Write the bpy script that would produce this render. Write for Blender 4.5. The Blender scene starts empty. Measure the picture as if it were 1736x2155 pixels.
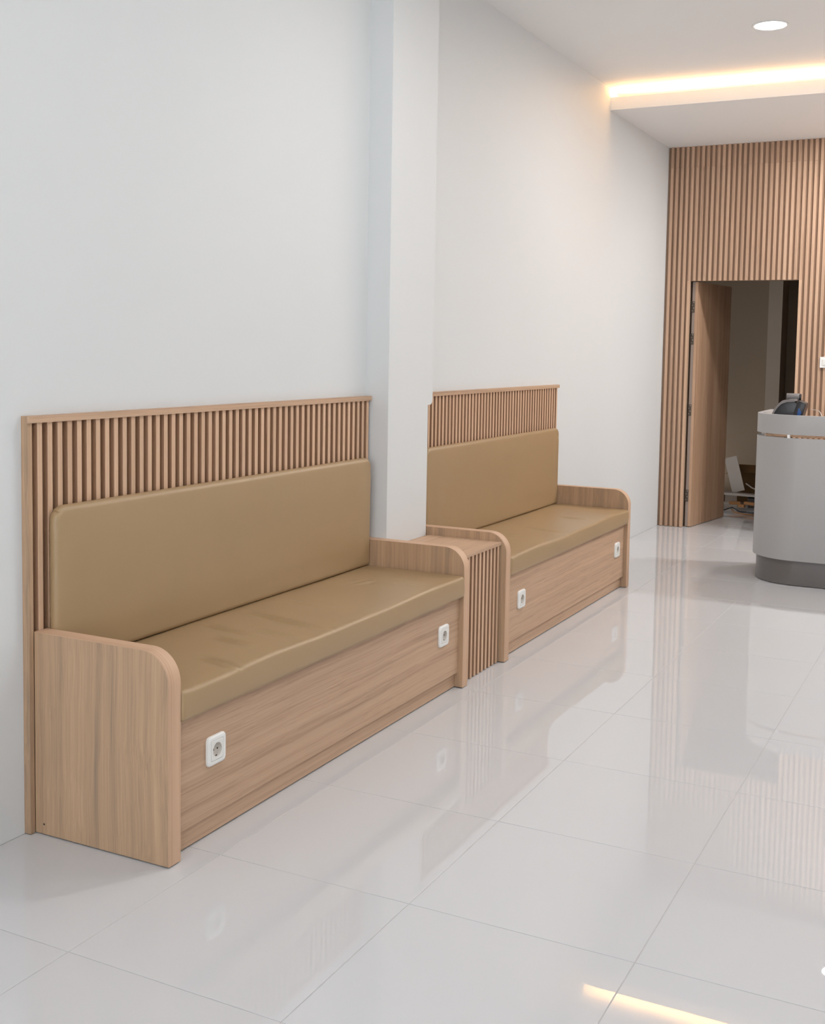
import bpy, bmesh, math, random
from mathutils import Vector, Matrix
random.seed(4)
S = bpy.context.scene
COL = S.collection

# ------------------------------------------------------------------ camera
F_PX, PX, PY, W, H = 2425.14, 868.0, 916.49, 1736, 2155
PAN, TILT, ROLL = 0.4688, 0.0752, 0.0163
cam_d = bpy.data.cameras.new('camera')
cam_d.sensor_fit = 'VERTICAL'
cam_d.sensor_height = 24.0
cam_d.lens = F_PX / H * 24.0
cam_d.shift_x = (W / 2 - PX) / H
cam_d.shift_y = -(H / 2 - PY) / H
cam_d.clip_start = 0.05
cam = bpy.data.objects.new('camera', cam_d)
COL.objects.link(cam)
cp, sp, ct, st = math.cos(PAN), math.sin(PAN), math.cos(TILT), math.sin(TILT)
right = Vector((cp, sp, 0))
fwd = Vector((-sp * ct, cp * ct, -st))
up = Vector((-sp * st, cp * st, ct))
cr, sr = math.cos(ROLL), math.sin(ROLL)
r2 = right * cr + up * sr
u2 = -right * sr + up * cr
M = Matrix((r2, u2, -fwd)).transposed().to_4x4()
M.translation = Vector((2.4848, 0.0, 1.4392))
cam.matrix_world = M
S.camera = cam

# ------------------------------------------------------------------ world, exposure
S.view_settings.view_transform = 'Standard'
S.view_settings.look = 'None'
S.view_settings.gamma = 1.0
S.view_settings.use_curve_mapping = False
S.view_settings.exposure = -0.10
wd = bpy.data.worlds.new('world'); S.world = wd
wd.use_nodes = True
bg = wd.node_tree.nodes['Background']
bg.inputs[0].default_value = (0.92, 0.96, 1.0, 1)
bg.inputs[1].default_value = 4.2

# lamp settings used by the lamp builders
LAMP_W, LAMP_COL = 25.0, (0.985, 0.995, 1.0)
LENS_EMIT = 14.0
COVE_EMIT, COVE_COL = 46.0, (1.0, 0.55, 0.21)

# ------------------------------------------------------------------ room numbers (metres)
XR, Y0, YF = 4.3, -2.6, 9.454          # right wall, front wall, front of the slats on the far wall
ZC = 3.2546                            # ceiling
YB, ZB1, ZB0 = 7.864, 3.1934, 3.1074   # dropped ceiling: front, top, underside
DX0, DX1, DZ = 0.2049, 1.0653, 2.0261  # door opening

# ------------------------------------------------------------------ materials
def lin(c):
    return tuple(((v / 255) / 12.92 if v / 255 <= 0.04045 else ((v / 255 + 0.055) / 1.055) ** 2.4) for v in c) + (1,)

def mat_base(name, rough=0.5, spec=0.5):
    m = bpy.data.materials.new(name); m.use_nodes = True
    b = m.node_tree.nodes['Principled BSDF']
    b.inputs['Roughness'].default_value = rough
    b.inputs['Specular IOR Level'].default_value = spec
    return m, m.node_tree, b

def paint(name, col, rough=0.5, spec=0.5, var=0.03, scale=3.0, bump=0.0, bscale=200.0):
    m, t, b = mat_base(name, rough, spec)
    tc = t.nodes.new('ShaderNodeTexCoord')
    n = t.nodes.new('ShaderNodeTexNoise'); n.inputs['Scale'].default_value = scale
    n.inputs['Detail'].default_value = 3
    t.links.new(tc.outputs['Object'], n.inputs['Vector'])
    mx = t.nodes.new('ShaderNodeMix'); mx.data_type = 'RGBA'
    mx.inputs[6].default_value = tuple(max(0, c * (1 - var)) for c in col[:3]) + (1,)
    mx.inputs[7].default_value = tuple(min(1, c * (1 + var)) for c in col[:3]) + (1,)
    t.links.new(n.outputs[0], mx.inputs[0]); t.links.new(mx.outputs[2], b.inputs['Base Color'])
    if bump:
        n2 = t.nodes.new('ShaderNodeTexNoise'); n2.inputs['Scale'].default_value = bscale
        t.links.new(tc.outputs['Object'], n2.inputs['Vector'])
        bp = t.nodes.new('ShaderNodeBump'); bp.inputs['Strength'].default_value = bump
        bp.inputs['Distance'].default_value = 0.002
        t.links.new(n2.outputs[0], bp.inputs['Height']); t.links.new(bp.outputs[0], b.inputs['Normal'])
    return m

def wood(name, dark, mid, light, axis='z', fine=260.0, wide=26.0, rough=0.5, wave=1.0):
    """laminate with long straight grain along axis"""
    m, t, b = mat_base(name, rough, 0.35)
    N, L = t.nodes, t.links
    tc = N.new('ShaderNodeTexCoord'); oi = N.new('ShaderNodeObjectInfo')
    rnd = N.new('ShaderNodeVectorMath'); rnd.operation = 'SCALE'
    rnd.inputs[0].default_value = (3.1, 7.7, 5.3)
    L.new(oi.outputs['Random'], rnd.inputs['Scale'])
    add = N.new('ShaderNodeVectorMath'); add.operation = 'ADD'
    L.new(tc.outputs['Object'], add.inputs[0]); L.new(rnd.outputs[0], add.inputs[1])
    # gentle warp so that the streaks wander
    wn = N.new('ShaderNodeTexNoise'); wn.inputs['Scale'].default_value = 2.2
    L.new(add.outputs[0], wn.inputs['Vector'])
    ws = N.new('ShaderNodeVectorMath'); ws.operation = 'SCALE'; ws.inputs['Scale'].default_value = 0.035 * wave
    L.new(wn.outputs['Color'], ws.inputs[0])
    ad2 = N.new('ShaderNodeVectorMath'); ad2.operation = 'ADD'
    L.new(add.outputs[0], ad2.inputs[0]); L.new(ws.outputs[0], ad2.inputs[1])
    def streak(sc, along, detail):
        mp = N.new('ShaderNodeMapping')
        s = [along if ch in axis else sc for ch in 'xyz']
        mp.inputs['Scale'].default_value = s
        L.new(ad2.outputs[0], mp.inputs['Vector'])
        n = N.new('ShaderNodeTexNoise'); n.inputs['Scale'].default_value = 1.0
        n.inputs['Detail'].default_value = detail; n.inputs['Roughness'].default_value = 0.6
        L.new(mp.outputs[0], n.inputs['Vector'])
        return n
    a = streak(wide, 0.45, 2); f = streak(fine, 2.0, 4)
    mr = N.new('ShaderNodeMath'); mr.operation = 'MULTIPLY_ADD'
    mr.inputs[1].default_value = 0.5
    L.new(a.outputs[0], mr.inputs[0])
    m2 = N.new('ShaderNodeMath'); m2.operation = 'MULTIPLY'; m2.inputs[1].default_value = 0.5
    L.new(f.outputs[0], m2.inputs[0]); L.new(m2.outputs[0], mr.inputs[2])
    cr_ = N.new('ShaderNodeValToRGB')
    e = cr_.color_ramp.elements
    e[0].position = 0.30; e[0].color = dark
    e[1].position = 0.70; e[1].color = light
    k = e.new(0.5); k.color = mid
    L.new(mr.outputs[0], cr_.inputs[0])
    # slight tone change from piece to piece
    hs = N.new('ShaderNodeHueSaturation')
    v = N.new('ShaderNodeMapRange'); v.inputs[3].default_value = 0.95; v.inputs[4].default_value = 1.05
    L.new(oi.outputs['Random'], v.inputs[0]); L.new(v.outputs[0], hs.inputs['Value'])
    L.new(cr_.outputs[0], hs.inputs['Color']); L.new(hs.outputs[0], b.inputs['Base Color'])
    bp = N.new('ShaderNodeBump'); bp.inputs['Strength'].default_value = 0.12; bp.inputs['Distance'].default_value = 0.0006
    L.new(f.outputs[0], bp.inputs['Height']); L.new(bp.outputs[0], b.inputs['Normal'])
    return m

def plain(name, col, rough=0.5, metal=0.0, spec=0.5):
    m, t, b = mat_base(name, rough, spec)
    b.inputs['Base Color'].default_value = col; b.inputs['Metallic'].default_value = metal
    return m

def emit(name, col, strength):
    m, t, b = mat_base(name)
    b.inputs['Base Color'].default_value = (0.9, 0.9, 0.9, 1)
    b.inputs['Emission Color'].default_value = tuple(col) + (1,)
    b.inputs['Emission Strength'].default_value = strength
    return m

WALL = paint('wall_paint', (0.70, 0.71, 0.71), 0.55, 0.3, 0.012, 1.3, 0.10, 60)
CEIL = paint('ceiling_paint', (0.89, 0.885, 0.875), 0.6, 0.3, 0.015, 0.9, 0.15, 4)
TILE = paint('polished_tile', (0.62, 0.61, 0.615), 0.006, 0.5, 0.012, 1.5)
GROUT = paint('grout', (0.48, 0.46, 0.45), 0.7, 0.3, 0.15, 30)
D, MI, LI = lin((158, 128, 104)), lin((194, 160, 132)), lin((208, 175, 146))
WOOD_V = wood('laminate_upright_grain', lin((146, 124, 105)), lin((181, 149, 119)), lin((200, 167, 135)), 'z', 330, 30)
WOOD_Y = wood('laminate_level_grain', D, MI, LI, 'y', 420, 48, wave=0.5)
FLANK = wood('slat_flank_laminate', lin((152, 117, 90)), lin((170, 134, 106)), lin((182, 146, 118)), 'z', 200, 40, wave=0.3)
EDGE_Z = wood('laminate_edge_band', lin((186, 150, 122)), lin((202, 166, 137)), lin((212, 178, 150)), 'xz', 240, 60, wave=0.15)
SLAT = wood('slat_laminate', lin((194, 157, 128)), lin((210, 174, 144)), lin((219, 185, 156)), 'z', 220, 50, wave=0.3)
FARSLAT = wood('wall_slat_laminate', lin((164, 132, 108)), lin((192, 157, 131)), lin((206, 173, 147)), 'z', 160, 30, wave=0.3)
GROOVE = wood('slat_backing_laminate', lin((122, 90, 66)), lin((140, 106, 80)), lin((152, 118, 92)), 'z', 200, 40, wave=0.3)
FARBACK = wood('wall_backing_laminate', lin((142, 112, 90)), lin((160, 130, 106)), lin((172, 142, 118)), 'z', 200, 40, wave=0.3)
DOORW = wood('door_laminate', lin((152, 117, 92)), lin((176, 140, 112)), lin((194, 158, 130)), 'z', 150, 20)
LEATHER = paint('tan_leatherette', (0.385, 0.258, 0.136), 0.37, 0.5, 0.03, 5, 0.12, 900)
WHITEPL = plain('white_plastic', (0.84, 0.83, 0.80, 1), 0.28)
WHITEIN = plain('socket_insert_plastic', (0.78, 0.76, 0.72, 1), 0.3)
RECESS = plain('socket_recess_plastic', (0.55, 0.50, 0.44, 1), 0.4)
DARK = plain('dark_hole', (0.03, 0.022, 0.018, 1), 0.6)
STEEL = plain('hinge_steel', (0.16, 0.14, 0.12, 1), 0.35, 0.6)
SCREW = plain('screw_metal', (0.7, 0.7, 0.7, 1), 0.3, 0.9)
GREYSTRIP = plain('grey_edge_strip', lin((168, 152, 142)), 0.5)
DESKG = paint('desk_grey_laminate', (0.41, 0.40, 0.395), 0.4, 0.4, 0.02, 3)
DESKK = paint('desk_kick_grey', (0.155, 0.14, 0.133), 0.35, 0.5, 0.04, 3)
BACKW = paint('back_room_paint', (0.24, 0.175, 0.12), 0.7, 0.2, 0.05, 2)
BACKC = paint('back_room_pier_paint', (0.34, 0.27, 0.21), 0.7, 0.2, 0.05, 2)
CARD = paint('cardboard', (0.10, 0.05, 0.018), 0.8, 0.2, 0.1, 8)
BOARDW = paint('pale_board', (0.34, 0.29, 0.25), 0.6, 0.3, 0.05, 6)
OFFCUT = paint('raw_timber', (0.32, 0.15, 0.06), 0.7, 0.2, 0.12, 20)
BLACKP = plain('black_plastic', (0.018, 0.018, 0.022, 1), 0.3)
GREYP = plain('grey_plastic', (0.19, 0.175, 0.17, 1), 0.35)
FRAMEAL = plain('dark_frame_metal', (0.08, 0.08, 0.085, 1), 0.35, 0.7)
SCREEN = emit('screen_blue_highlight', (0.05, 0.22, 0.7), 0.22); SCREEN.node_tree.nodes['Principled BSDF'].inputs['Base Color'].default_value = (0.01, 0.02, 0.06, 1); SCREEN.node_tree.nodes['Principled BSDF'].inputs['Roughness'].default_value = 0.1  # faint emission stands in for a blue highlight on the glossy screen
LENS = emit('downlight_lens', (0.92, 0.96, 1.0), LENS_EMIT)
COVE = emit('warm_strip', COVE_COL, COVE_EMIT)
GLASS, _t, _b = mat_base('storefront_glass', 0.0)
_b.inputs['Base Color'].default_value = (1, 1, 1, 1); _b.inputs['Transmission Weight'].default_value = 1.0; _b.inputs['IOR'].default_value = 1.0; _b.inputs['Alpha'].default_value = 0.25

# ------------------------------------------------------------------ helpers
def wloc(o):
    v = Vector(o.location)
    while o.parent: o = o.parent; v += Vector(o.location)
    return v

def link(name, me, m, parent=None, loc=(0, 0, 0), smooth=False):
    """loc is a world position"""
    o = bpy.data.objects.new(name, me)
    COL.objects.link(o)
    if m is not None and not me.materials: me.materials.append(m)
    v = Vector(loc)
    if parent is not None:
        o.parent = parent; v = v - wloc(parent)
    o.location = v
    if smooth:
        for p in me.polygons: p.use_smooth = True
    return o

def mesh_from(bm, name):
    bmesh.ops.recalc_face_normals(bm, faces=bm.faces)
    me = bpy.data.meshes.new(name); bm.to_mesh(me); bm.free(); return me

def add_box(bm, x0, x1, y0, y1, z0, z1):
    r = bmesh.ops.create_cube(bm, size=1.0)
    for v in r['verts']:
        v.co = Vector((x0 + (v.co.x + .5) * (x1 - x0), y0 + (v.co.y + .5) * (y1 - y0), z0 + (v.co.z + .5) * (z1 - z0)))
    return r['verts']

def box_mesh(name, sx, sy, sz, bevel=0.0, seg=1):
    """origin at the middle of the underside"""
    bm = bmesh.new(); add_box(bm, -sx / 2, sx / 2, -sy / 2, sy / 2, 0, sz)
    if bevel: bmesh.ops.bevel(bm, geom=bm.edges[:], offset=bevel, segments=seg, affect='EDGES', profile=0.7)
    return mesh_from(bm, name)

def box(name, x0, x1, y0, y1, z0, z1, m, parent=None, bevel=0.0, seg=1):
    me = box_mesh(name, x1 - x0, y1 - y0, z1 - z0, bevel, seg)
    return link(name, me, m, parent, ((x0 + x1) / 2, (y0 + y1) / 2, z0))

def empty(name, loc):
    o = bpy.data.objects.new(name, None); COL.objects.link(o); o.location = loc
    o.empty_display_size = 0.1
    return o

def tag(o, label=None, cat=None, group=None, kind=None):
    if label: o['label'] = label
    if cat: o['category'] = cat
    if group: o['group'] = group
    if kind: o['kind'] = kind
    return o

def prism(name, pts, axis, a0, a1, m, parent=None, bevel=0.0, seg=2, smooth=False):
    """outline pts extruded along axis ('x': pts are (y,z); 'y': (x,z); 'z': (x,y)) in world coordinates"""
    def P(p, a):
        return {'x': (a, p[0], p[1]), 'y': (p[0], a, p[1]), 'z': (p[0], p[1], a)}[axis]
    allp = [Vector(P(p, a)) for p in pts for a in (a0, a1)]
    org = Vector(((min(v.x for v in allp) + max(v.x for v in allp)) / 2, (min(v.y for v in allp) + max(v.y for v in allp)) / 2, min(v.z for v in allp)))
    bm = bmesh.new()
    A = [bm.verts.new(Vector(P(p, a0)) - org) for p in pts]
    B = [bm.verts.new(Vector(P(p, a1)) - org) for p in pts]
    fa = bm.faces.new(A); fb = bm.faces.new(B[::-1])
    n = len(pts)
    for i in range(n): bm.faces.new((A[i], B[i], B[(i + 1) % n], A[(i + 1) % n]))
    if bevel:
        es = list(set(list(fa.edges) + list(fb.edges)))
        bmesh.ops.bevel(bm, geom=es, offset=bevel, segments=seg, affect='EDGES', profile=0.7)
    me = mesh_from(bm, name)
    o = link(name, me, m, parent, org)
    if smooth:
        for p in me.polygons: p.use_smooth = True
        try: me.set_sharp_from_angle(angle=math.radians(35))
        except Exception: pass
    return o

def tube(name, pts, rad, m, parent=None, n=8):
    org = Vector(pts[0])
    bm = bmesh.new(); rings = []
    P = [Vector(p) - org for p in pts]
    for i, p in enumerate(P):
        d = (P[min(i + 1, len(P) - 1)] - P[max(i - 1, 0)]).normalized()
        a = d.cross(Vector((0, 0, 1)) if abs(d.z) < .9 else Vector((1, 0, 0))).normalized(); b = d.cross(a)
        rings.append([bm.verts.new(p + rad * (a * math.cos(t) + b * math.sin(t))) for t in [2 * math.pi * k / n for k in range(n)]])
    for r0, r1 in zip(rings, rings[1:]):
        for k in range(n): bm.faces.new((r0[k], r0[(k + 1) % n], r1[(k + 1) % n], r1[k]))
    bm.faces.new(rings[0]); bm.faces.new(rings[-1][::-1])
    return link(name, mesh_from(bm, name), m, parent, org, True)

# ------------------------------------------------------------------ setting: walls, ceiling, floor
tag(box('wall_left', -0.15, 0.0, Y0, YF + 0.1, 0.0, ZC + 0.2, WALL), 'plain cool white painted wall running along the two upholstered benches', kind='structure')
tag(box('wall_right', XR, XR + 0.15, Y0, YF + 0.1, 0.0, ZC + 0.2, WALL), kind='structure')
tag(box('ceiling', 0.0, XR, Y0, YF + 0.1, ZC, ZC + 0.1, CEIL), 'flat white painted ceiling with warm glow near the far end', kind='structure')

# street side behind the camera: a storefront window in a white wall
wf = tag(empty('wall_front', (XR / 2, Y0 - 0.075, 0)), kind='structure')
WX0, WX1, WZ0, WZ1 = 0.25, 4.05, 0.10, 2.95
box('wall_panel', 0, WX0, Y0 - 0.15, Y0, 0, ZC + 0.1, WALL, wf)
box('wall_panel', WX1, XR, Y0 - 0.15, Y0, 0, ZC + 0.1, WALL, wf)
box('wall_panel', WX0, WX1, Y0 - 0.15, Y0, WZ1, ZC + 0.1, WALL, wf)
box('wall_panel', WX0, WX1, Y0 - 0.15, Y0, 0, WZ0, WALL, wf)
w1 = tag(empty('window_1', ((WX0 + WX1) / 2, Y0 - 0.075, WZ0)), kind='structure')
for a, b in ((WX0, WX0 + .05), (WX1 - .05, WX1), (2.125, 2.175)):
    box('window_frame', a, b, Y0 - 0.10, Y0 - 0.05, WZ0 + .05, WZ1 - .05, FRAMEAL, w1)
box('window_frame', WX0, WX1, Y0 - 0.10, Y0 - 0.05, WZ0, WZ0 + .05, FRAMEAL, w1)
box('window_frame', WX0, WX1, Y0 - 0.10, Y0 - 0.05, WZ1 - .05, WZ1, FRAMEAL, w1)
for a, b in ((WX0 + .05, 2.125), (2.175, WX1 - .05)):
    box('pane', a, b, Y0 - 0.080, Y0 - 0.074, WZ0 + .05, WZ1 - .05, GLASS, w1)

# floor: grout bed with 60 cm polished tiles, each one a piece
fl = box('floor', -0.15, XR + 0.15, Y0 - 0.15, 12.6, -0.12, -0.0012, GROUT)
tag(fl, 'glossy pale grey floor of large square polished tiles with thin joints', kind='structure')
TS, GAP = 0.6, 0.0022
tile_me = box_mesh('tile', TS - GAP, TS - GAP, 0.0052, 0.0007, 1)
def tile(x0, x1, y0, y1):
    full = abs(x1 - x0 - TS) < 1e-4 and abs(y1 - y0 - TS) < 1e-4
    me = tile_me if full else box_mesh('tile', x1 - x0 - GAP, y1 - y0 - GAP, 0.0052, 0.0007, 1)
    o = link('tile', me, TILE, fl, ((x0 + x1) / 2, (y0 + y1) / 2, -0.0052 + random.uniform(-0.00015, 0.0)))
    o.rotation_euler = (random.gauss(0, 0.00025), random.gauss(0, 0.00025), 0)
xs = [0.0] + [0.5857 + 0.6 * k for k in range(0, 7)]
xs = [x for x in xs if x < XR - 0.05] + [XR]
ys = [1.9885 + 0.6 * k for k in range(-7, 18)]
ys = [Y0] + [y for y in ys if Y0 + .05 < y < 12.4] + [12.4]
for i in range(len(xs) - 1):
    for j in range(len(ys) - 1):
        tile(xs[i], xs[i + 1], ys[j], ys[j + 1])

# square pier between the benches
_cp = [(4.4465, 0.0), (4.8400, 0.0), (4.8400, 1.178)]
for _k in range(1, 7):
    _a = math.radians(15 * _k)
    _cp.append((4.8880 - 0.026 + 0.026 * math.sin(_a), 1.178 + 0.026 * (1 - math.cos(_a))))
_cp += [(4.8865, ZC), (4.4440, ZC)]
column = prism('column', _cp, 'x', 0.0, 0.112, WALL)
tag(column, 'white painted square pier rising between the two benches', kind='structure')

# dropped ceiling with cove
bk = tag(empty('trim_1', (XR / 2, (YB + YF) / 2, ZB0)), 'white dropped ceiling band in front of the slatted far wall', kind='structure')
box('ceiling_drop', 0.0, XR, YB + 0.0, YF + 0.1, ZB0, ZB0 + 0.012, CEIL, bk)
box('fascia', 0.0, XR, YB - 0.012, YB, ZB0, ZB1, CEIL, bk)
box('cove_floor', 0.0, XR, YB, YF + 0.1, ZB0 + 0.012, ZB0 + 0.03, CEIL, bk)
cv = tag(box('cove_light_strip', 0.02, XR - 0.02, YB + 0.03, YB + 0.055, ZB0 + 0.072, ZB0 + 0.084, COVE),
         'warm white light strip hidden behind the lip of the dropped ceiling', 'light')

# far wall: plaster with an opening, clad in upright wooden slats
YP = YF + 0.018
wfar = tag(empty('wall_far', (XR / 2, YP + 0.05, 0)), 'far wall clad in upright tan wooden slats around a doorway', kind='structure')
def backing(x0, x1, z0, z1):
    box('slat_backing', x0, x1, YP, YP + 0.006, z0, z1, FARBACK, wfar)
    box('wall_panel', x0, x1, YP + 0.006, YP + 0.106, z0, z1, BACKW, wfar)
backing(0.0, DX0, 0, ZB0); backing(DX1, XR, 0, ZB0); backing(DX0, DX1, DZ, ZB0)
JZ = 2.941
PITCH = 0.0415; SW = 0.0225
def slat_mesh(h, w=SW, d=0.018, name='slat'):
    bm = bmesh.new(); add_box(bm, -w / 2, w / 2, -d / 2, d / 2, 0, h)
    es = [e for e in bm.edges if abs(e.verts[0].co.z - e.verts[1].co.z) > h * .5 and e.verts[0].co.y < 0]
    bmesh.ops.bevel(bm, geom=es, offset=0.0012, segments=1, affect='EDGES')
    return mesh_from(bm, name)
m_low, m_mid, m_top = slat_mesh(JZ - 0.003 - 0.001), slat_mesh(JZ - DZ - 0.001), slat_mesh(ZB0 - JZ)
k = 0
while True:
    x = 0.0125 + 0.0208 / 2 + PITCH * k + 0.0103
    if x > XR - 0.02: break
    yc = YF + 0.009
    inside = DX0 - 0.004 < x < DX1 + 0.004
    link('slat', m_mid if inside else m_low, FARSLAT, wfar, (x, yc, DZ if inside else 0.003))
    link('slat', m_top, FARSLAT, wfar, (x, yc, JZ))
    k += 1
# thin cap edge around the opening
box('opening_edge', DX1 - 0.004, DX1 + 0.016, YF - 0.001, YP, 0.003, DZ, EDGE_Z, wfar)
box('opening_edge', DX0 - 0.018, DX0, YF - 0.001, YP, 0.003, DZ, EDGE_Z, wfar)

# door leaf, swung open into the back room, named as part of the setting
door = tag(empty('door_1', (0.242, 9.53, 0.0)), 'wooden door swung open into the dark back room', kind='structure')
ang = math.atan2(0.111, 0.77)
dvec = Vector((math.sin(ang), math.cos(ang), 0)); nvec = Vector((-math.cos(ang), math.sin(ang), 0))
LEN, TH = 0.778, 0.047
c0 = Vector((0.266, 9.503, 0))
def leafbox(name, u0, u1, v0, v1, z0, z1, m, parent, bevel=0.0):
    """u along the leaf from the hinge edge, v through its thickness away from the room side"""
    me = box_mesh(name, v1 - v0, u1 - u0, z1 - z0, bevel)
    c = c0 + dvec * ((u0 + u1) / 2) + nvec * ((v0 + v1) / 2)
    o = link(name, me, m, parent, (c.x, c.y, z0)); o.rotation_euler = (0, 0, -ang); return o
leafbox('door_leaf', 0.0, LEN, 0.0, TH, 0.004, 2.021, DOORW, door)
leafbox('edge_band', -0.0012, 0.0, 0.0, 0.022, 0.005, 2.02, EDGE_Z, door)
leafbox('edge_strip', -0.0012, 0.0, 0.024, TH, 0.005, 2.02, GREYSTRIP, door)
for z0, z1 in ((1.770, 1.863), (1.510, 1.600), (0.924, 1.018), (0.2114, 0.3102)):
    hg = leafbox('hinge', -0.004, -0.0012, 0.022, TH + 0.006, z0, z1, STEEL, door)
    for q in range(4):
        me = box_mesh('screw', 0.006, 0.0015, 0.006)
        zz = z0 + (z1 - z0) * (0.14 + 0.24 * q)
        c = dvec * (-0.0047 + 0.0026) + nvec * (((-1) ** q) * 0.005 )
        o = bpy.data.objects.new('screw', me); COL.objects.link(o); me.materials.append(SCREW)
        o.parent = hg; o.location = (-((-1) ** q) * 0.005, -0.0021, zz - z0)

# back room behind the opening
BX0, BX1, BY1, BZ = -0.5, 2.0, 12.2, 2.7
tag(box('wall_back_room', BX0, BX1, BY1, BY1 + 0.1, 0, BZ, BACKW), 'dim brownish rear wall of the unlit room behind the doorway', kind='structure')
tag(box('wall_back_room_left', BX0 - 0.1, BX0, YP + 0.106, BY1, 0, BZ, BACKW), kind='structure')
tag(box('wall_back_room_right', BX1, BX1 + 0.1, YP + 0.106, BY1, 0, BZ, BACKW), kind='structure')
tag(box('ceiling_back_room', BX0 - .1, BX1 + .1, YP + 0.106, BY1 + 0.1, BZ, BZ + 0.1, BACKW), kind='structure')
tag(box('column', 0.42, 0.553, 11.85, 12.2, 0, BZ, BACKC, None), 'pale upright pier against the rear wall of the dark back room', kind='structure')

# ------------------------------------------------------------------ lights of the room
def ring_mesh(r0, r1, z0, z1, n=40):
    bm = bmesh.new()
    L = []
    for r, z in ((r0, z1), (r1, z1), (r1, z0 + .002), (r1 - .004, z0), (r0, z0 + .003)):
        L.append([bm.verts.new((r * math.cos(2 * math.pi * k / n), r * math.sin(2 * math.pi * k / n), z)) for k in range(n)])
    for i in range(len(L)):
        a, b = L[i], L[(i + 1) % len(L)]
        for k in range(n): bm.faces.new((a[k], a[(k + 1) % n], b[(k + 1) % n], b[k]))
    return mesh_from(bm, 'trim_ring')
ring_me = ring_mesh(0.083, 0.099, -0.006, 0.0)
bm = bmesh.new(); bmesh.ops.create_cone(bm, cap_ends=True, segments=40, radius1=0.0825, radius2=0.0825, depth=0.003)
lens_me = mesh_from(bm, 'lens')
def downlight(x, y, z, label, watts=None):
    t = empty('downlight', (x, y, z))
    tag(t, label, 'ceiling light', 'round downlights in the ceiling')
    link('trim_ring', ring_me, WHITEPL, t, (x, y, z), True)
    link('lens', lens_me, LENS, t, (x, y, z - 0.0022))
    ld = bpy.data.lights.new('bulb', 'AREA'); ld.shape = 'DISK'; ld.size = 0.15
    ld.energy = watts if watts else LAMP_W; ld.color = LAMP_COL
    lo = bpy.data.objects.new('bulb', ld); COL.objects.link(lo); lo.parent = t; lo.location = (0, 0, -0.008)
downlight(1.268, 6.70, ZC, 'round white recessed ceiling downlight, lit, in front of the warm cove', 12.0)
downlight(1.35, 3.95, ZC, 'round recessed ceiling downlight out of view, above the nearer bench', 15.0)
downlight(1.35, 1.60, ZC, 'round recessed ceiling downlight out of view, above the near end of the nearer bench', 8.0)
downlight(2.9, 2.45, ZC, 'round recessed ceiling downlight out of view, above the open floor', 8.0)
downlight(2.9, 6.70, ZC, 'round recessed ceiling downlight out of view, right of the lit one', 17.5)
downlight(2.9, 4.60, ZC, 'round recessed ceiling downlight out of view, in the middle of the room', 12.0)
downlight(1.615, 8.74, ZB0, 'round recessed downlight in the dropped ceiling above the reception desk', 20.0)
downlight(2.75, 8.74, ZB0, 'round recessed downlight out of view, added in the dropped ceiling, second from the doorway', 36.0)  # unseen lamp, added to brighten the far end of the room
downlight(3.70, 8.74, ZB0, 'round recessed downlight out of view, added in the dropped ceiling, farthest from the doorway', 42.0)  # another unseen lamp, put in for more light on the far wall

# ------------------------------------------------------------------ benches
def rr_outline(hw, hh, r, n=48):
    """rounded rectangle sampled at even bearings, so that it lofts into a circle"""
    pts = []
    for k in range(n):
        a = 2 * math.pi * (k + 0.5) / n; c, q = math.cos(a), math.sin(a)
        lo, hi = 0.0, 2 * max(hw, hh)
        for _ in range(30):
            m = (lo + hi) / 2
            x, y = abs(m * c), abs(m * q)
            dx, dy = max(0.0, x - (hw - r)), max(0.0, y - (hh - r))
            if x <= hw and y <= hh and math.hypot(dx, dy) <= r: lo = m
            else: hi = m
        pts.append((lo * c, lo * q))
    return pts

def loft(name, loops, cap_end=True, cap_start=True):
    bm = bmesh.new(); R = []
    for pts, x in loops: R.append([bm.verts.new((x, p[0], p[1])) for p in pts])
    for a, b in zip(R, R[1:]):
        n = len(a)
        for k in range(n): bm.faces.new((a[k], a[(k + 1) % n], b[(k + 1) % n], b[k]))
    if cap_start: bm.faces.new(R[0][::-1])
    if cap_end: bm.faces.new(R[-1])
    return mesh_from(bm, name)

def circ(r, ref):
    """points at the same bearings as the outline ref"""
    n = len(ref)
    return [(r * math.cos(math.atan2(p[1], p[0])), r * math.sin(math.atan2(p[1], p[0]))) for p in ref]

o1 = rr_outline(.044, .044, .013)
plate_me = loft('plate', [(o1, 0), (o1, .005), (rr_outline(.0425, .0425, .0125), .0078), (rr_outline(.039, .039, .011), .0095),
                          (rr_outline(.0305, .0305, .004), .0088), (rr_outline(.0300, .0300, .004), .0072), (circ(.0221, o1), .0072), (circ(.0219, o1), .0008)])
i1 = rr_outline(.0292, .0292, .0035)
insert_me = loft('insert', [(i1, .0074), (i1, .0090), (rr_outline(.0282, .0282, .0033), .0098), (circ(.0217, i1), .0098), (circ(.0208, i1), .0094)], False, False)
rec_me = loft('recess', [(circ(.0207, i1), .0094), (circ(.0190, i1), .0014)], True, False)
bm = bmesh.new(); bmesh.ops.create_cone(bm, cap_ends=True, segments=12, radius1=0.0028, radius2=0.0028, depth=0.0006, matrix=Matrix.Rotation(math.pi / 2, 4, 'Y'))
pin_me = mesh_from(bm, 'pin_hole')
clip_me = box_mesh('earth_clip', 0.0012, 0.006, 0.0035)
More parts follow.
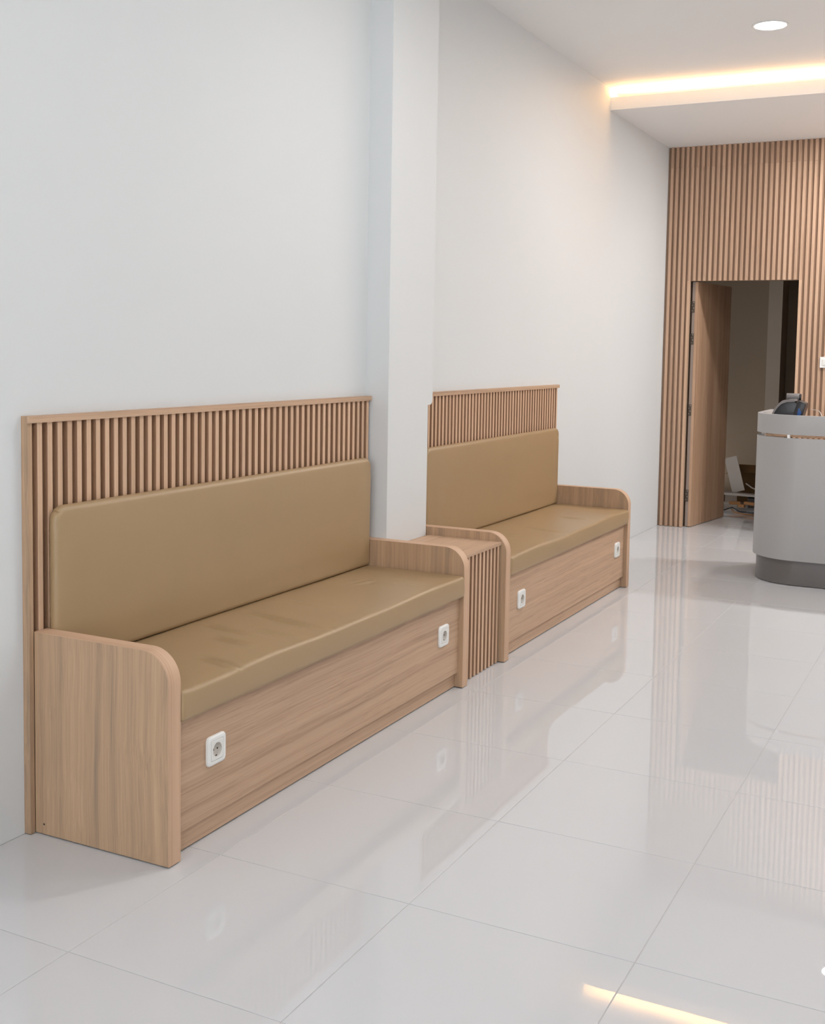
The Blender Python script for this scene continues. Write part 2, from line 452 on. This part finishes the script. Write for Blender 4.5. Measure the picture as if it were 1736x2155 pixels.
def socket(parent, x, y, z):
    p = link('power_socket', plate_me, WHITEPL, parent, (x, y, z), True)
    ins = link('socket_insert', insert_me, WHITEIN, p, (x, y, z), False)
    link('socket_recess', rec_me, RECESS, p, (x, y, z), True)
    for dy in (-.0095, .0095): link('pin_hole', pin_me, DARK, p, (x + .0018, y + dy, z))
    for dz in (-.0198, .0168): link('earth_clip', clip_me, DARK, p, (x + .0050, y, z + dz))
    try: plate_me.set_sharp_from_angle(angle=math.radians(50))
    except Exception: pass

def arm_panel(parent, y0, y1):
    """side panel with a quarter round at the top front; the edge band is a part of its own"""
    xb, xf, zt, r = 0.0252, 0.5165, 0.6021, 0.093
    z0 = 0.004
    e = 0.0016
    def outline(off):
        pts = [(xb, z0), (xf - off, z0)]
        for k in range(0, 13):
            a = math.radians(90 * k / 12)
            pts.append((xf - r + (r - off) * math.cos(a), zt - r + (r - off) * math.sin(a)))
        pts.append((xb, zt - off))
        return pts
    p = prism('side_panel', outline(e), 'y', y0, y1, WOOD_V, parent)
    po = outline(e)[1:]; pn = outline(0.0)[1:]
    org = wloc(p)
    bm = bmesh.new()
    q = 0.0006
    A = [bm.verts.new((x - org.x, y0 - q - org.y, z - org.z)) for x, z in po]
    B = [bm.verts.new((x - org.x, y0 + q - org.y, z - org.z)) for x, z in pn]
    C = [bm.verts.new((x - org.x, y1 - q - org.y, z - org.z)) for x, z in pn]
    Dv = [bm.verts.new((x - org.x, y1 + q - org.y, z - org.z)) for x, z in po]
    for X, Y in ((A, B), (B, C), (C, Dv), (Dv, A)):
        for i in range(len(X) - 1): bm.faces.new((X[i], X[i + 1], Y[i + 1], Y[i]))
    bm.faces.new((A[0], B[0], C[0], Dv[0])); bm.faces.new((A[-1], B[-1], C[-1], Dv[-1]))
    me = mesh_from(bm, 'edge_band')
    o = link('edge_band', me, EDGE_Z, p, org, True)
    try: me.set_sharp_from_angle(angle=math.radians(40))
    except Exception: pass
    for fx in (xb + .05, xf - .05):
        box('levelling_foot', fx - .012, fx + .012, (y0 + y1) / 2 - .012, (y0 + y1) / 2 + .012, 0.0, z0, DARK, p)
    return p

def fold_fn(folds):
    """soft creases: a ridge with a shallow valley beside it, fading out at both ends"""
    def f(a, b):
        h = 0.0
        for (p, q, w, d) in folds:
            vx, vy = q[0] - p[0], q[1] - p[1]; L2 = vx * vx + vy * vy; L = math.sqrt(L2)
            t = ((a - p[0]) * vx + (b - p[1]) * vy) / L2
            if t < -0.15 or t > 1.15: continue
            u = (t + 0.15) / 1.3
            sd = ((a - p[0]) * -vy + (b - p[1]) * vx) / L + 0.10 * L * math.sin(math.pi * u) * 0.35
            if abs(sd) > 6 * w: continue
            env = math.sin(math.pi * u) ** 1.5
            h += d * env * (math.exp(-(sd / w) ** 2) - 0.85 * math.exp(-((sd - 1.9 * w) / (1.3 * w)) ** 2) - 0.25 * math.exp(-((sd + 1.9 * w) / (1.5 * w)) ** 2))
        return h
    return f

def cushion(name, x0, x1, y0, y1, z0, z1, r, parent, disp=None, step=0.02, corner=None):
    """upholstered pad: rounded box on a dense grid, displaced by disp(world) -> Vector"""
    def samples(a, b):
        n = max(4, int((b - a - 2 * r) / step)); s = []
        for k in range(5): s.append(a + r * (1 - math.cos(math.pi / 2 * k / 5)) * 1.0)
        s += [a + r + (b - a - 2 * r) * k / n for k in range(n + 1)]
        for k in range(5): s.append(b - r * (1 - math.cos(math.pi / 2 * (4 - k) / 5)))
        return s
    X, Y, Z = samples(x0, x1), samples(y0, y1), samples(z0, z1)
    bm = bmesh.new(); vs = {}
    cx, cy, cz = (x0 + x1) / 2, (y0 + y1) / 2, z0
    def V(i, j, k):
        if (i, j, k) not in vs:
            p = Vector((X[i], Y[j], Z[k]))
            rc = r
            c = Vector((min(max(p.x, x0 + rc), x1 - rc), min(max(p.y, y0 + rc), y1 - rc), min(max(p.z, z0 + rc), z1 - rc)))
            d = p - c
            if d.length > 1e-7:
                m = max(abs(d.x), abs(d.y), abs(d.z)); p = c + d.normalized() * m if m > 0 else p
            if corner is not None:          # round the outline seen from the front (y,z plane)
                R = corner
                qy = min(max(p.y, y0 + R), y1 - R); qz = min(p.z, z1 - R)
                dy, dz = p.y - qy, p.z - qz
                if dz > 0 and abs(dy) > 1e-9:
                    m = max(abs(dy), dz); L = math.hypot(dy, dz)
                    p.y = qy + dy / L * m; p.z = qz + dz / L * m
            if disp: p = p + disp(p)
            vs[(i, j, k)] = bm.verts.new(p - Vector((cx, cy, cz)))
        return vs[(i, j, k)]
    a, b, c = len(X) - 1, len(Y) - 1, len(Z) - 1
    for i in range(a):
        for j in range(b):
            bm.faces.new((V(i, j, 0), V(i, j + 1, 0), V(i + 1, j + 1, 0), V(i + 1, j, 0)))
            bm.faces.new((V(i, j, c), V(i + 1, j, c), V(i + 1, j + 1, c), V(i, j + 1, c)))
    for i in range(a):
        for k in range(c):
            bm.faces.new((V(i, 0, k), V(i + 1, 0, k), V(i + 1, 0, k + 1), V(i, 0, k + 1)))
            bm.faces.new((V(i, b, k), V(i, b, k + 1), V(i + 1, b, k + 1), V(i + 1, b, k)))
    for j in range(b):
        for k in range(c):
            bm.faces.new((V(0, j, k), V(0, j, k + 1), V(0, j + 1, k + 1), V(0, j + 1, k)))
            bm.faces.new((V(a, j, k), V(a, j + 1, k), V(a, j + 1, k + 1), V(a, j, k + 1)))
    me = mesh_from(bm, name)
    return link(name, me, LEATHER, parent, (cx, cy, cz), True)

SX = 0.0249
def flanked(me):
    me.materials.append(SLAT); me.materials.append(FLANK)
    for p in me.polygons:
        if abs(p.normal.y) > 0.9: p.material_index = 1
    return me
bs_low = None
def bench(label, yb0, yb1, cap0, cap1, ya0, ya1, yc0, yc1, slats, folds, sockets, notch=None, end_panel=None, back0=None):
    t = empty('upholstered_bench', (0.26, (ya0 + yc1) / 2, 0.0))
    tag(t, label, 'bench')
    zb, zc = 1.2087, 1.2287
    # slatted backboard
    if notch:
        ny0, ny1, nz = notch
        pts = [(yb0, 0.003), (yb1, 0.003), (yb1, zb), (ny1, zb)]
        for q in range(1, 6):
            a = math.radians(90 * q / 5)
            pts.append((ny1 - 0.012 * (1 - math.cos(a)), zb - 0.018 - 0.013 * math.sin(a)))
        pts += [(yb0, zb - 0.031)]
        bb = prism('backboard', pts, 'x', 0.0, 0.008, GROOVE, t)
    else:
        bb = box('backboard', 0.0, 0.008, yb0, yb1, 0.003, zb, GROOVE, t)
    ms = {}
    for y in slats:
        h = zb - 0.003
        if notch and y < notch[1]: h = zb - 0.031 - 0.003
        if h not in ms:
            bm = bmesh.new(); add_box(bm, -0.00845, 0.00845, -0.0095, 0.0095, 0, h)
            es = [e for e in bm.edges if abs(e.verts[0].co.z - e.verts[1].co.z) > h * .5 and e.verts[0].co.x > 0]
            bmesh.ops.bevel(bm, geom=es, offset=0.001, segments=1, affect='EDGES')
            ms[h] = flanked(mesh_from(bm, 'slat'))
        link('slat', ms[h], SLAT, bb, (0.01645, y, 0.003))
    if end_panel:
        box('end_panel', 0.0, SX, end_panel[0], end_panel[1], 0.002, zc, WOOD_V, t, 0.0006)
    bm = bmesh.new()
    cy = (cap0 + cap1) / 2
    ys_ = end_panel[1] if end_panel else cap0
    add_box(bm, 0.0 - .0155, SX - .0155, ys_ - cy, cap1 - cy, 0, zc - zb)
    add_box(bm, SX - .0155, 0.0312 - .0155, cap0 - cy, cap1 - cy, 0, zc - zb)
    link('cap_rail', mesh_from(bm, 'cap_rail'), WOOD_Y, t, (0.0155, cy, zb))
    arm_panel(t, ya0, ya1); arm_panel(t, yc0, yc1)
    fb = box('front_board', 0.4755, 0.4935, ya1, yc0, 0.068, 0.396, WOOD_Y, t, 0.0006)
    box('kick_board', 0.4620, 0.4780, ya1, yc0, 0.0050, 0.0645, WOOD_Y, t, 0.0006)
    box('seat_deck', 0.0255, 0.4750, ya1, yc0, 0.376, 0.394, WOOD_Y, t)
    ff = fold_fn(folds)
    rnd = random.Random(int(ya0 * 100))
    ph = [rnd.uniform(0, 6.28) for _ in range(6)]
    y_lo, y_hi = ya1 + .002, yc0 - .002
    def dseat(p):
        top = max(0.0, min(1.0, (p.z - 0.42) / 0.05))
        inx = max(0.0, min(1.0, (p.x - 0.06) / 0.08)); iny = max(0.0, min(1.0, min(p.y - y_lo, y_hi - p.y) / 0.06))
        h = 0.0016 * math.sin(5.1 * p.y + ph[0]) * math.sin(7 * p.x + ph[1]) + 0.0009 * math.sin(11 * p.y + 6 * p.x + ph[2])
        h += ff(p.x, p.y)
        # front edge: bulge, with soft sags
        fr = max(0.0, min(1.0, (p.x - 0.44) / 0.08))
        mz = max(0.0, 1 - ((p.z - 0.44) / 0.05) ** 2)
        dx = fr * (0.004 * mz + 0.0022 * math.sin(9.0 * p.y + ph[3]) * top)
        dz = top * h * 1.9 * (0.35 + 0.65 * inx) * (0.3 + 0.7 * iny) - 0.0025 * fr * top * (0.5 + 0.5 * math.sin(6.3 * p.y + ph[4]))
        return Vector((dx, 0, dz))
    sc = cushion('seat_cushion', 0.030, 0.520, y_lo, y_hi, 0.3955, 0.4865, 0.012, t, dseat, 0.0075)
    b0 = back0 if back0 else ya1 + 0.0005
    def dback(p):
        front = max(0.0, min(1.0, (p.x - 0.03) / 0.03))
        iy = max(0.0, min(1.0, min(p.y - b0, yc0 - p.y) / 0.12)); iz = max(0.0, min(1.0, min(p.z - 0.49, 0.963 - p.z) / 0.10))
        dx = front * (0.006 * iy * iz + 0.0012 * math.sin(6 * p.y + ph[5]) * math.sin(8 * p.z))
        # pinched pleat at the two upper corners
        for yc in (b0, yc0 - .001):
            s = 1 if yc == b0 else -1
            u, v = (p.y - yc) * s, 0.963 - p.z
            dl = abs(v - (0.060 - 0.3 * u)) 
            if 0 <= u < 0.05: dx -= front * 0.004 * math.exp(-(dl / 0.006) ** 2) * (1 - u / 0.05)
        return Vector((dx, 0, 0))
    bc = cushion('back_cushion', 0.0253, 0.064, b0, yc0 - 0.001, 0.4870, 0.963, 0.018, t, dback, 0.014, corner=0.045)
    for y, z in sockets: socket(t, 0.4937, y, z)
    return t

PT = 0.052
foldsA = [((.36, 2.80), (.525, 2.765), .008, .0055), ((.08, 3.156), (.33, 3.106), .009, .004), ((.243, 3.02), (.403, 2.987), .008, .0045),
          ((.084, 3.40), (.50, 3.315), .010, .0050), ((.263, 3.187), (.486, 3.177), .010, .0032), ((.344, 4.1075), (.464, 4.104), .014, .0025),
          ((.20, 3.98), (.24, 4.10), .016, .0022), ((.12, 3.62), (.36, 3.60), .02, .0022)]
foldsB = [((.25, 5.79), (.49, 5.757), .009, .004), ((.26, 6.275), (.45, 6.232), .009, .0035), ((.12, 5.5), (.34, 5.48), .02, .002)]
bench('long tan upholstered bench with wooden slatted back, nearer one, standing left of the white pier',
      2.4443, 4.4288, 2.4263, 4.4425, 2.4460, 2.4460 + PT, 4.395, 4.4455,
      [2.434 + 0.0405 * k for k in range(1, 50)], foldsA, [(2.6845, .262), (4.238, .261)], end_panel=(2.4263, 2.4443))
bench('tan upholstered bench with wooden slatted back, farther one, beyond the white pier and side table',
      4.920, 6.8640, 4.920, 6.8827, 4.8590, 4.8590 + PT, 6.8105, 6.8625,
      [6.8506 - 0.0404 * k for k in range(0, 48)], foldsB, [(5.109, .251), (6.664, .256)], back0=4.935)

# a small drilled hole low on the near side panel of the first bench
_sp = [o for o in bpy.data.objects if o.name.startswith('side_panel')][0]
bm = bmesh.new(); bmesh.ops.create_cone(bm, cap_ends=True, segments=12, radius1=0.0032, radius2=0.0032, depth=0.0006, matrix=Matrix.Rotation(math.pi / 2, 4, 'X'))
link('screw_hole', mesh_from(bm, 'screw_hole'), DARK, _sp, (0.058, 2.4458, 0.033))

# ------------------------------------------------------------------ side table between the benches
tb = empty('side_table', (0.30, 4.652, 0.0))
tag(tb, 'low wooden side table with slatted front wedged between the two benches', 'table')
box('tabletop', 0.1125, 0.4922, 4.4462, 4.8583, 0.5475, 0.5625, WOOD_Y, tb, 0.0006)
fp = box('front_panel', 0.4560, 0.4680, 4.4462, 4.8583, 0.003, 0.5475, GROOVE, tb)
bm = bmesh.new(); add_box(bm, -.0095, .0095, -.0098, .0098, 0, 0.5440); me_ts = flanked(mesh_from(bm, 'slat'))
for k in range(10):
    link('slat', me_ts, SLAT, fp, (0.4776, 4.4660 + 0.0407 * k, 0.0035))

# ------------------------------------------------------------------ reception desk
def path(r, yend, xend, cx=1.407, cy=7.70, n=16):
    """outer line of the desk: down the left side, round the corner, along the front"""
    pts = [(cx - r, yend)]
    for k in range(n + 1):
        a = math.radians(180 + 90 * k / n); pts.append((cx + r * math.cos(a), cy + r * math.sin(a)))
    pts.append((xend, cy - r)); return pts
def shell(name, r, th, z0, z1, m, parent, yend=8.13, xend=3.3, bev=0.0015):
    o = path(r, yend, xend); i = path(r - th, yend, xend)
    return prism(name, o + i[::-1], 'z', z0, z1, m, parent, bev, 1, smooth=True)
dk = empty('reception_desk', (2.2, 7.75, 0.0))
tag(dk, 'grey rounded reception desk with dark recessed plinth, in front of the doorway', 'desk')
pl = shell('plinth', 0.277, 0.05, 0.004, 0.160, DESKK, dk)
lower = shell('lower_panel', 0.300, 0.032, 0.160, 0.924, DESKG, dk)
upper = shell('upper_band', 0.300, 0.032, 0.945, 1.066, DESKG, dk)
for x in (1.345, 1.75, 2.3, 2.9):
    box('spacer', x - .008, x + .008, 7.405, 7.43, 0.924, 0.945, WHITEPL, dk)
box('spacer', 1.111, 1.136, 7.9, 8.12, 0.924, 0.945, WHITEPL, dk)
box('spacer', 1.128, 1.139, 7.72, 7.88, 0.924, 0.945, WHITEPL, dk)
prism('worktop', path(0.268, 8.10, 3.29)[0:1] + path(0.268, 8.10, 3.29)[1:] + [(3.29, 8.10)], 'z', 0.735, 0.760, WOOD_Y, dk)
box('till_shelf', 1.19, 1.60, 7.50, 7.95, 0.925, 0.943, WOOD_Y, dk, 0.001)
box('shelf_support', 1.22, 1.24, 7.55, 7.90, 0.760, 0.925, DESKG, dk)
box('shelf_support', 1.56, 1.58, 7.55, 7.90, 0.760, 0.925, DESKG, dk)
box('end_panel', 3.27, 3.302, 7.40, 8.13, 0.0, 1.066, DESKG, dk)

# payment terminal on the desk
pt = empty('payment_terminal', (1.30, 7.72, 0.943))
tag(pt, 'dark payment terminal with paper roll housing and glossy screen, blue highlight painted in, on the reception desk', 'terminal')
px = [(1.19, 0.944), (1.20, 1.04), (1.215, 1.075), (1.235, 1.105), (1.255, 1.125), (1.285, 1.137), (1.335, 1.140), (1.348, 1.128), (1.322, 1.03), (1.300, 0.944)]
prism('body', px, 'y', 7.66, 7.78, BLACKP, pt, 0.004, 2, smooth=True)
sh = [(1.184, 1.00), (1.195, 1.055), (1.212, 1.093), (1.235, 1.126), (1.262, 1.148), (1.30, 1.156), (1.342, 1.158), (1.346, 1.146), (1.335, 1.1405), (1.285, 1.1375), (1.255, 1.1255), (1.235, 1.1055), (1.215, 1.0755), (1.2, 1.0405), (1.19, 0.99)]
prism('back_shell', sh, 'y', 7.655, 7.79, GREYP, pt, 0.0015, 1, smooth=True)
rr = [(1.0 * math.cos(a), math.sin(a)) for a in [2 * math.pi * k / 20 for k in range(20)]]
rh = prism('roll_housing', [(7.745 + .021 * c, 1.168 + .0235 * s) for c, s in rr], 'x', 1.272, 1.352, GREYP, pt, 0.003, 2, smooth=True)
prism('roll_cap', [(7.745 + .019 * c, 1.168 + .0215 * s) for c, s in rr], 'x', 1.352, 1.362, BLACKP, rh, 0.003, 2, smooth=True)
sp_ = prism('keypad_head', [(1.303, 0.975), (1.349, 1.128), (1.358, 1.150), (1.400, 1.132), (1.404, 1.120), (1.382, 1.040), (1.352, 0.960)], 'y', 7.655, 7.785, BLACKP, pt, 0.006, 3, smooth=True)
prism('screen', [(1.350, 1.035), (1.360, 1.100), (1.366, 1.101), (1.380, 1.075), (1.366, 1.028)], 'y', 7.6525, 7.655, SCREEN, sp_, 0.0)
cable = [(1.1895, 9.4515, 1.0141), (1.205, 9.36, 1.018), (1.318, 8.80, 1.0412), (1.375, 8.5, 1.049), (1.41, 8.30, 1.0484), (1.45, 8.06, 1.041), (1.478, 7.92, 1.020), (1.492, 7.87, 0.985), (1.50, 7.85, 0.9454)]
tag(tube('cable', cable, 0.0022, WHITEPL), 'thin white cable drooping from the slatted wall to the reception desk, right of the terminal', 'cable')

# switch plate on the far wall
sw = box('light_switch', 1.2425, 1.3600, YF - 0.010, YF - 0.0005, 1.3427, 1.4268, WHITEPL, None, 0.002, 2)
tag(sw, 'white rectangular switch plate mounted on the slatted wall right of the doorway', 'switch')
sr_ = box('rocker', 1.262, 1.300, YF - 0.0135, YF - 0.010, 1.362, 1.408, WHITEIN, sw, 0.001)
box('rocker', 1.303, 1.341, YF - 0.0135, YF - 0.010, 1.362, 1.408, WHITEIN, sw, 0.001)

# ------------------------------------------------------------------ clutter inside the back room
def thing_box(name, c, size, rot, m, label, cat, group=None, bevel=0.001):
    me = box_mesh(name, size[0], size[1], size[2], bevel)
    o = link(name, me, m, None, c); o.rotation_euler = rot
    return tag(o, label, cat, group)
cb = empty('cardboard_box', (0.42, 11.55, 0))
tag(cb, 'open brown cardboard box on the floor of the dark back room', 'box')
for a in ((0.27, 0.62, 11.40, 11.405), (0.27, 0.62, 11.695, 11.70)): box('box_wall', *a, 0.001, 0.34, CARD, cb)
for a in ((0.27, 0.275, 11.405, 11.695), (0.615, 0.62, 11.405, 11.695)): box('box_wall', *a, 0.001, 0.34, CARD, cb)
fo = box('box_flap', 0.28, 0.61, 11.28, 11.395, 0.335, 0.339, CARD, cb); fo.rotation_euler = (math.radians(35), 0, 0)
fo = box('box_flap', 0.14, 0.268, 11.41, 11.69, 0.30, 0.304, CARD, cb); fo.rotation_euler = (0, math.radians(-35), 0)
thing_box('foam_board', (0.33, 11.16, 0.130), (0.12, 0.012, 0.34), (math.radians(-10), math.radians(-17), 0), BOARDW, 'pale narrow board leaning beside the open door in the back room', 'board')
thing_box('plank', (0.32, 11.08, 0.104), (0.62, 0.10, 0.022), (0, 0, math.radians(-6)), BOARDW, 'pale plank lying on top of the scrap heap in the back room', 'plank')
thing_box('plank', (0.14, 10.84, 0.022), (0.40, 0.07, 0.02), (0, math.radians(-5), math.radians(28)), BOARDW, 'pale plank end sticking out from under the scrap heap near the open door', 'plank')
thing_box('timber_offcut', (0.50, 11.08, 0.0), (0.13, 0.16, 0.09), (0, 0, math.radians(12)), DARK, 'black block under the right end of the pale plank, before the cardboard box', 'block')
thing_box('timber_offcut', (0.13, 11.10, 0.0), (0.12, 0.14, 0.10), (0, 0, math.radians(-12)), DARK, 'black block under the pale plank, beside the open door', 'block')
for x, y, z, l, a, lab in ((0.36, 10.84, 0.045, 0.10, 20, 'orange brown timber offcut nearest the open door, under the pale plank'),
                           (0.43, 10.80, 0.028, 0.06, -10, 'small round-ended timber offcut, middle one of three under the pale plank'),
                           (0.50, 10.83, 0.05, 0.11, -25, 'orange brown timber offcut nearest the reception desk, under the pale plank')):
    me = box_mesh('timber_offcut', l, 0.035, 0.028, 0.004, 2)
    o = link('timber_offcut', me, OFFCUT, None, (x, y, z)); o.rotation_euler = (0, 0, math.radians(a))
    tag(o, lab, 'offcut', 'timber offcuts in the back room heap')
tag(tube('stick', [(0.385, 11.225, 0.205), (0.45, 11.18, 0.172), (0.60, 11.11, 0.1345), (0.63, 11.095, 0.1335)], 0.007, BOARDW), 'thin pale stick slanting in front of the cardboard box', 'stick')
tag(tube('black_cord', [(0.24, 10.62, 0.006), (0.30, 10.66, 0.01), (0.36, 10.74, 0.03), (0.44, 10.66, 0.007), (0.60, 10.62, 0.007), (0.75, 10.66, 0.007)], 0.006, BLACKP), 'black cord lying on the floor in front of the scrap heap', 'cord')
tag(tube('red_cord', [(0.34, 10.78, 0.02), (0.40, 10.60, 0.006), (0.50, 10.52, 0.006), (0.66, 10.50, 0.006)], 0.005, OFFCUT), 'reddish cord curling on the floor in front of the scrap heap', 'cord')
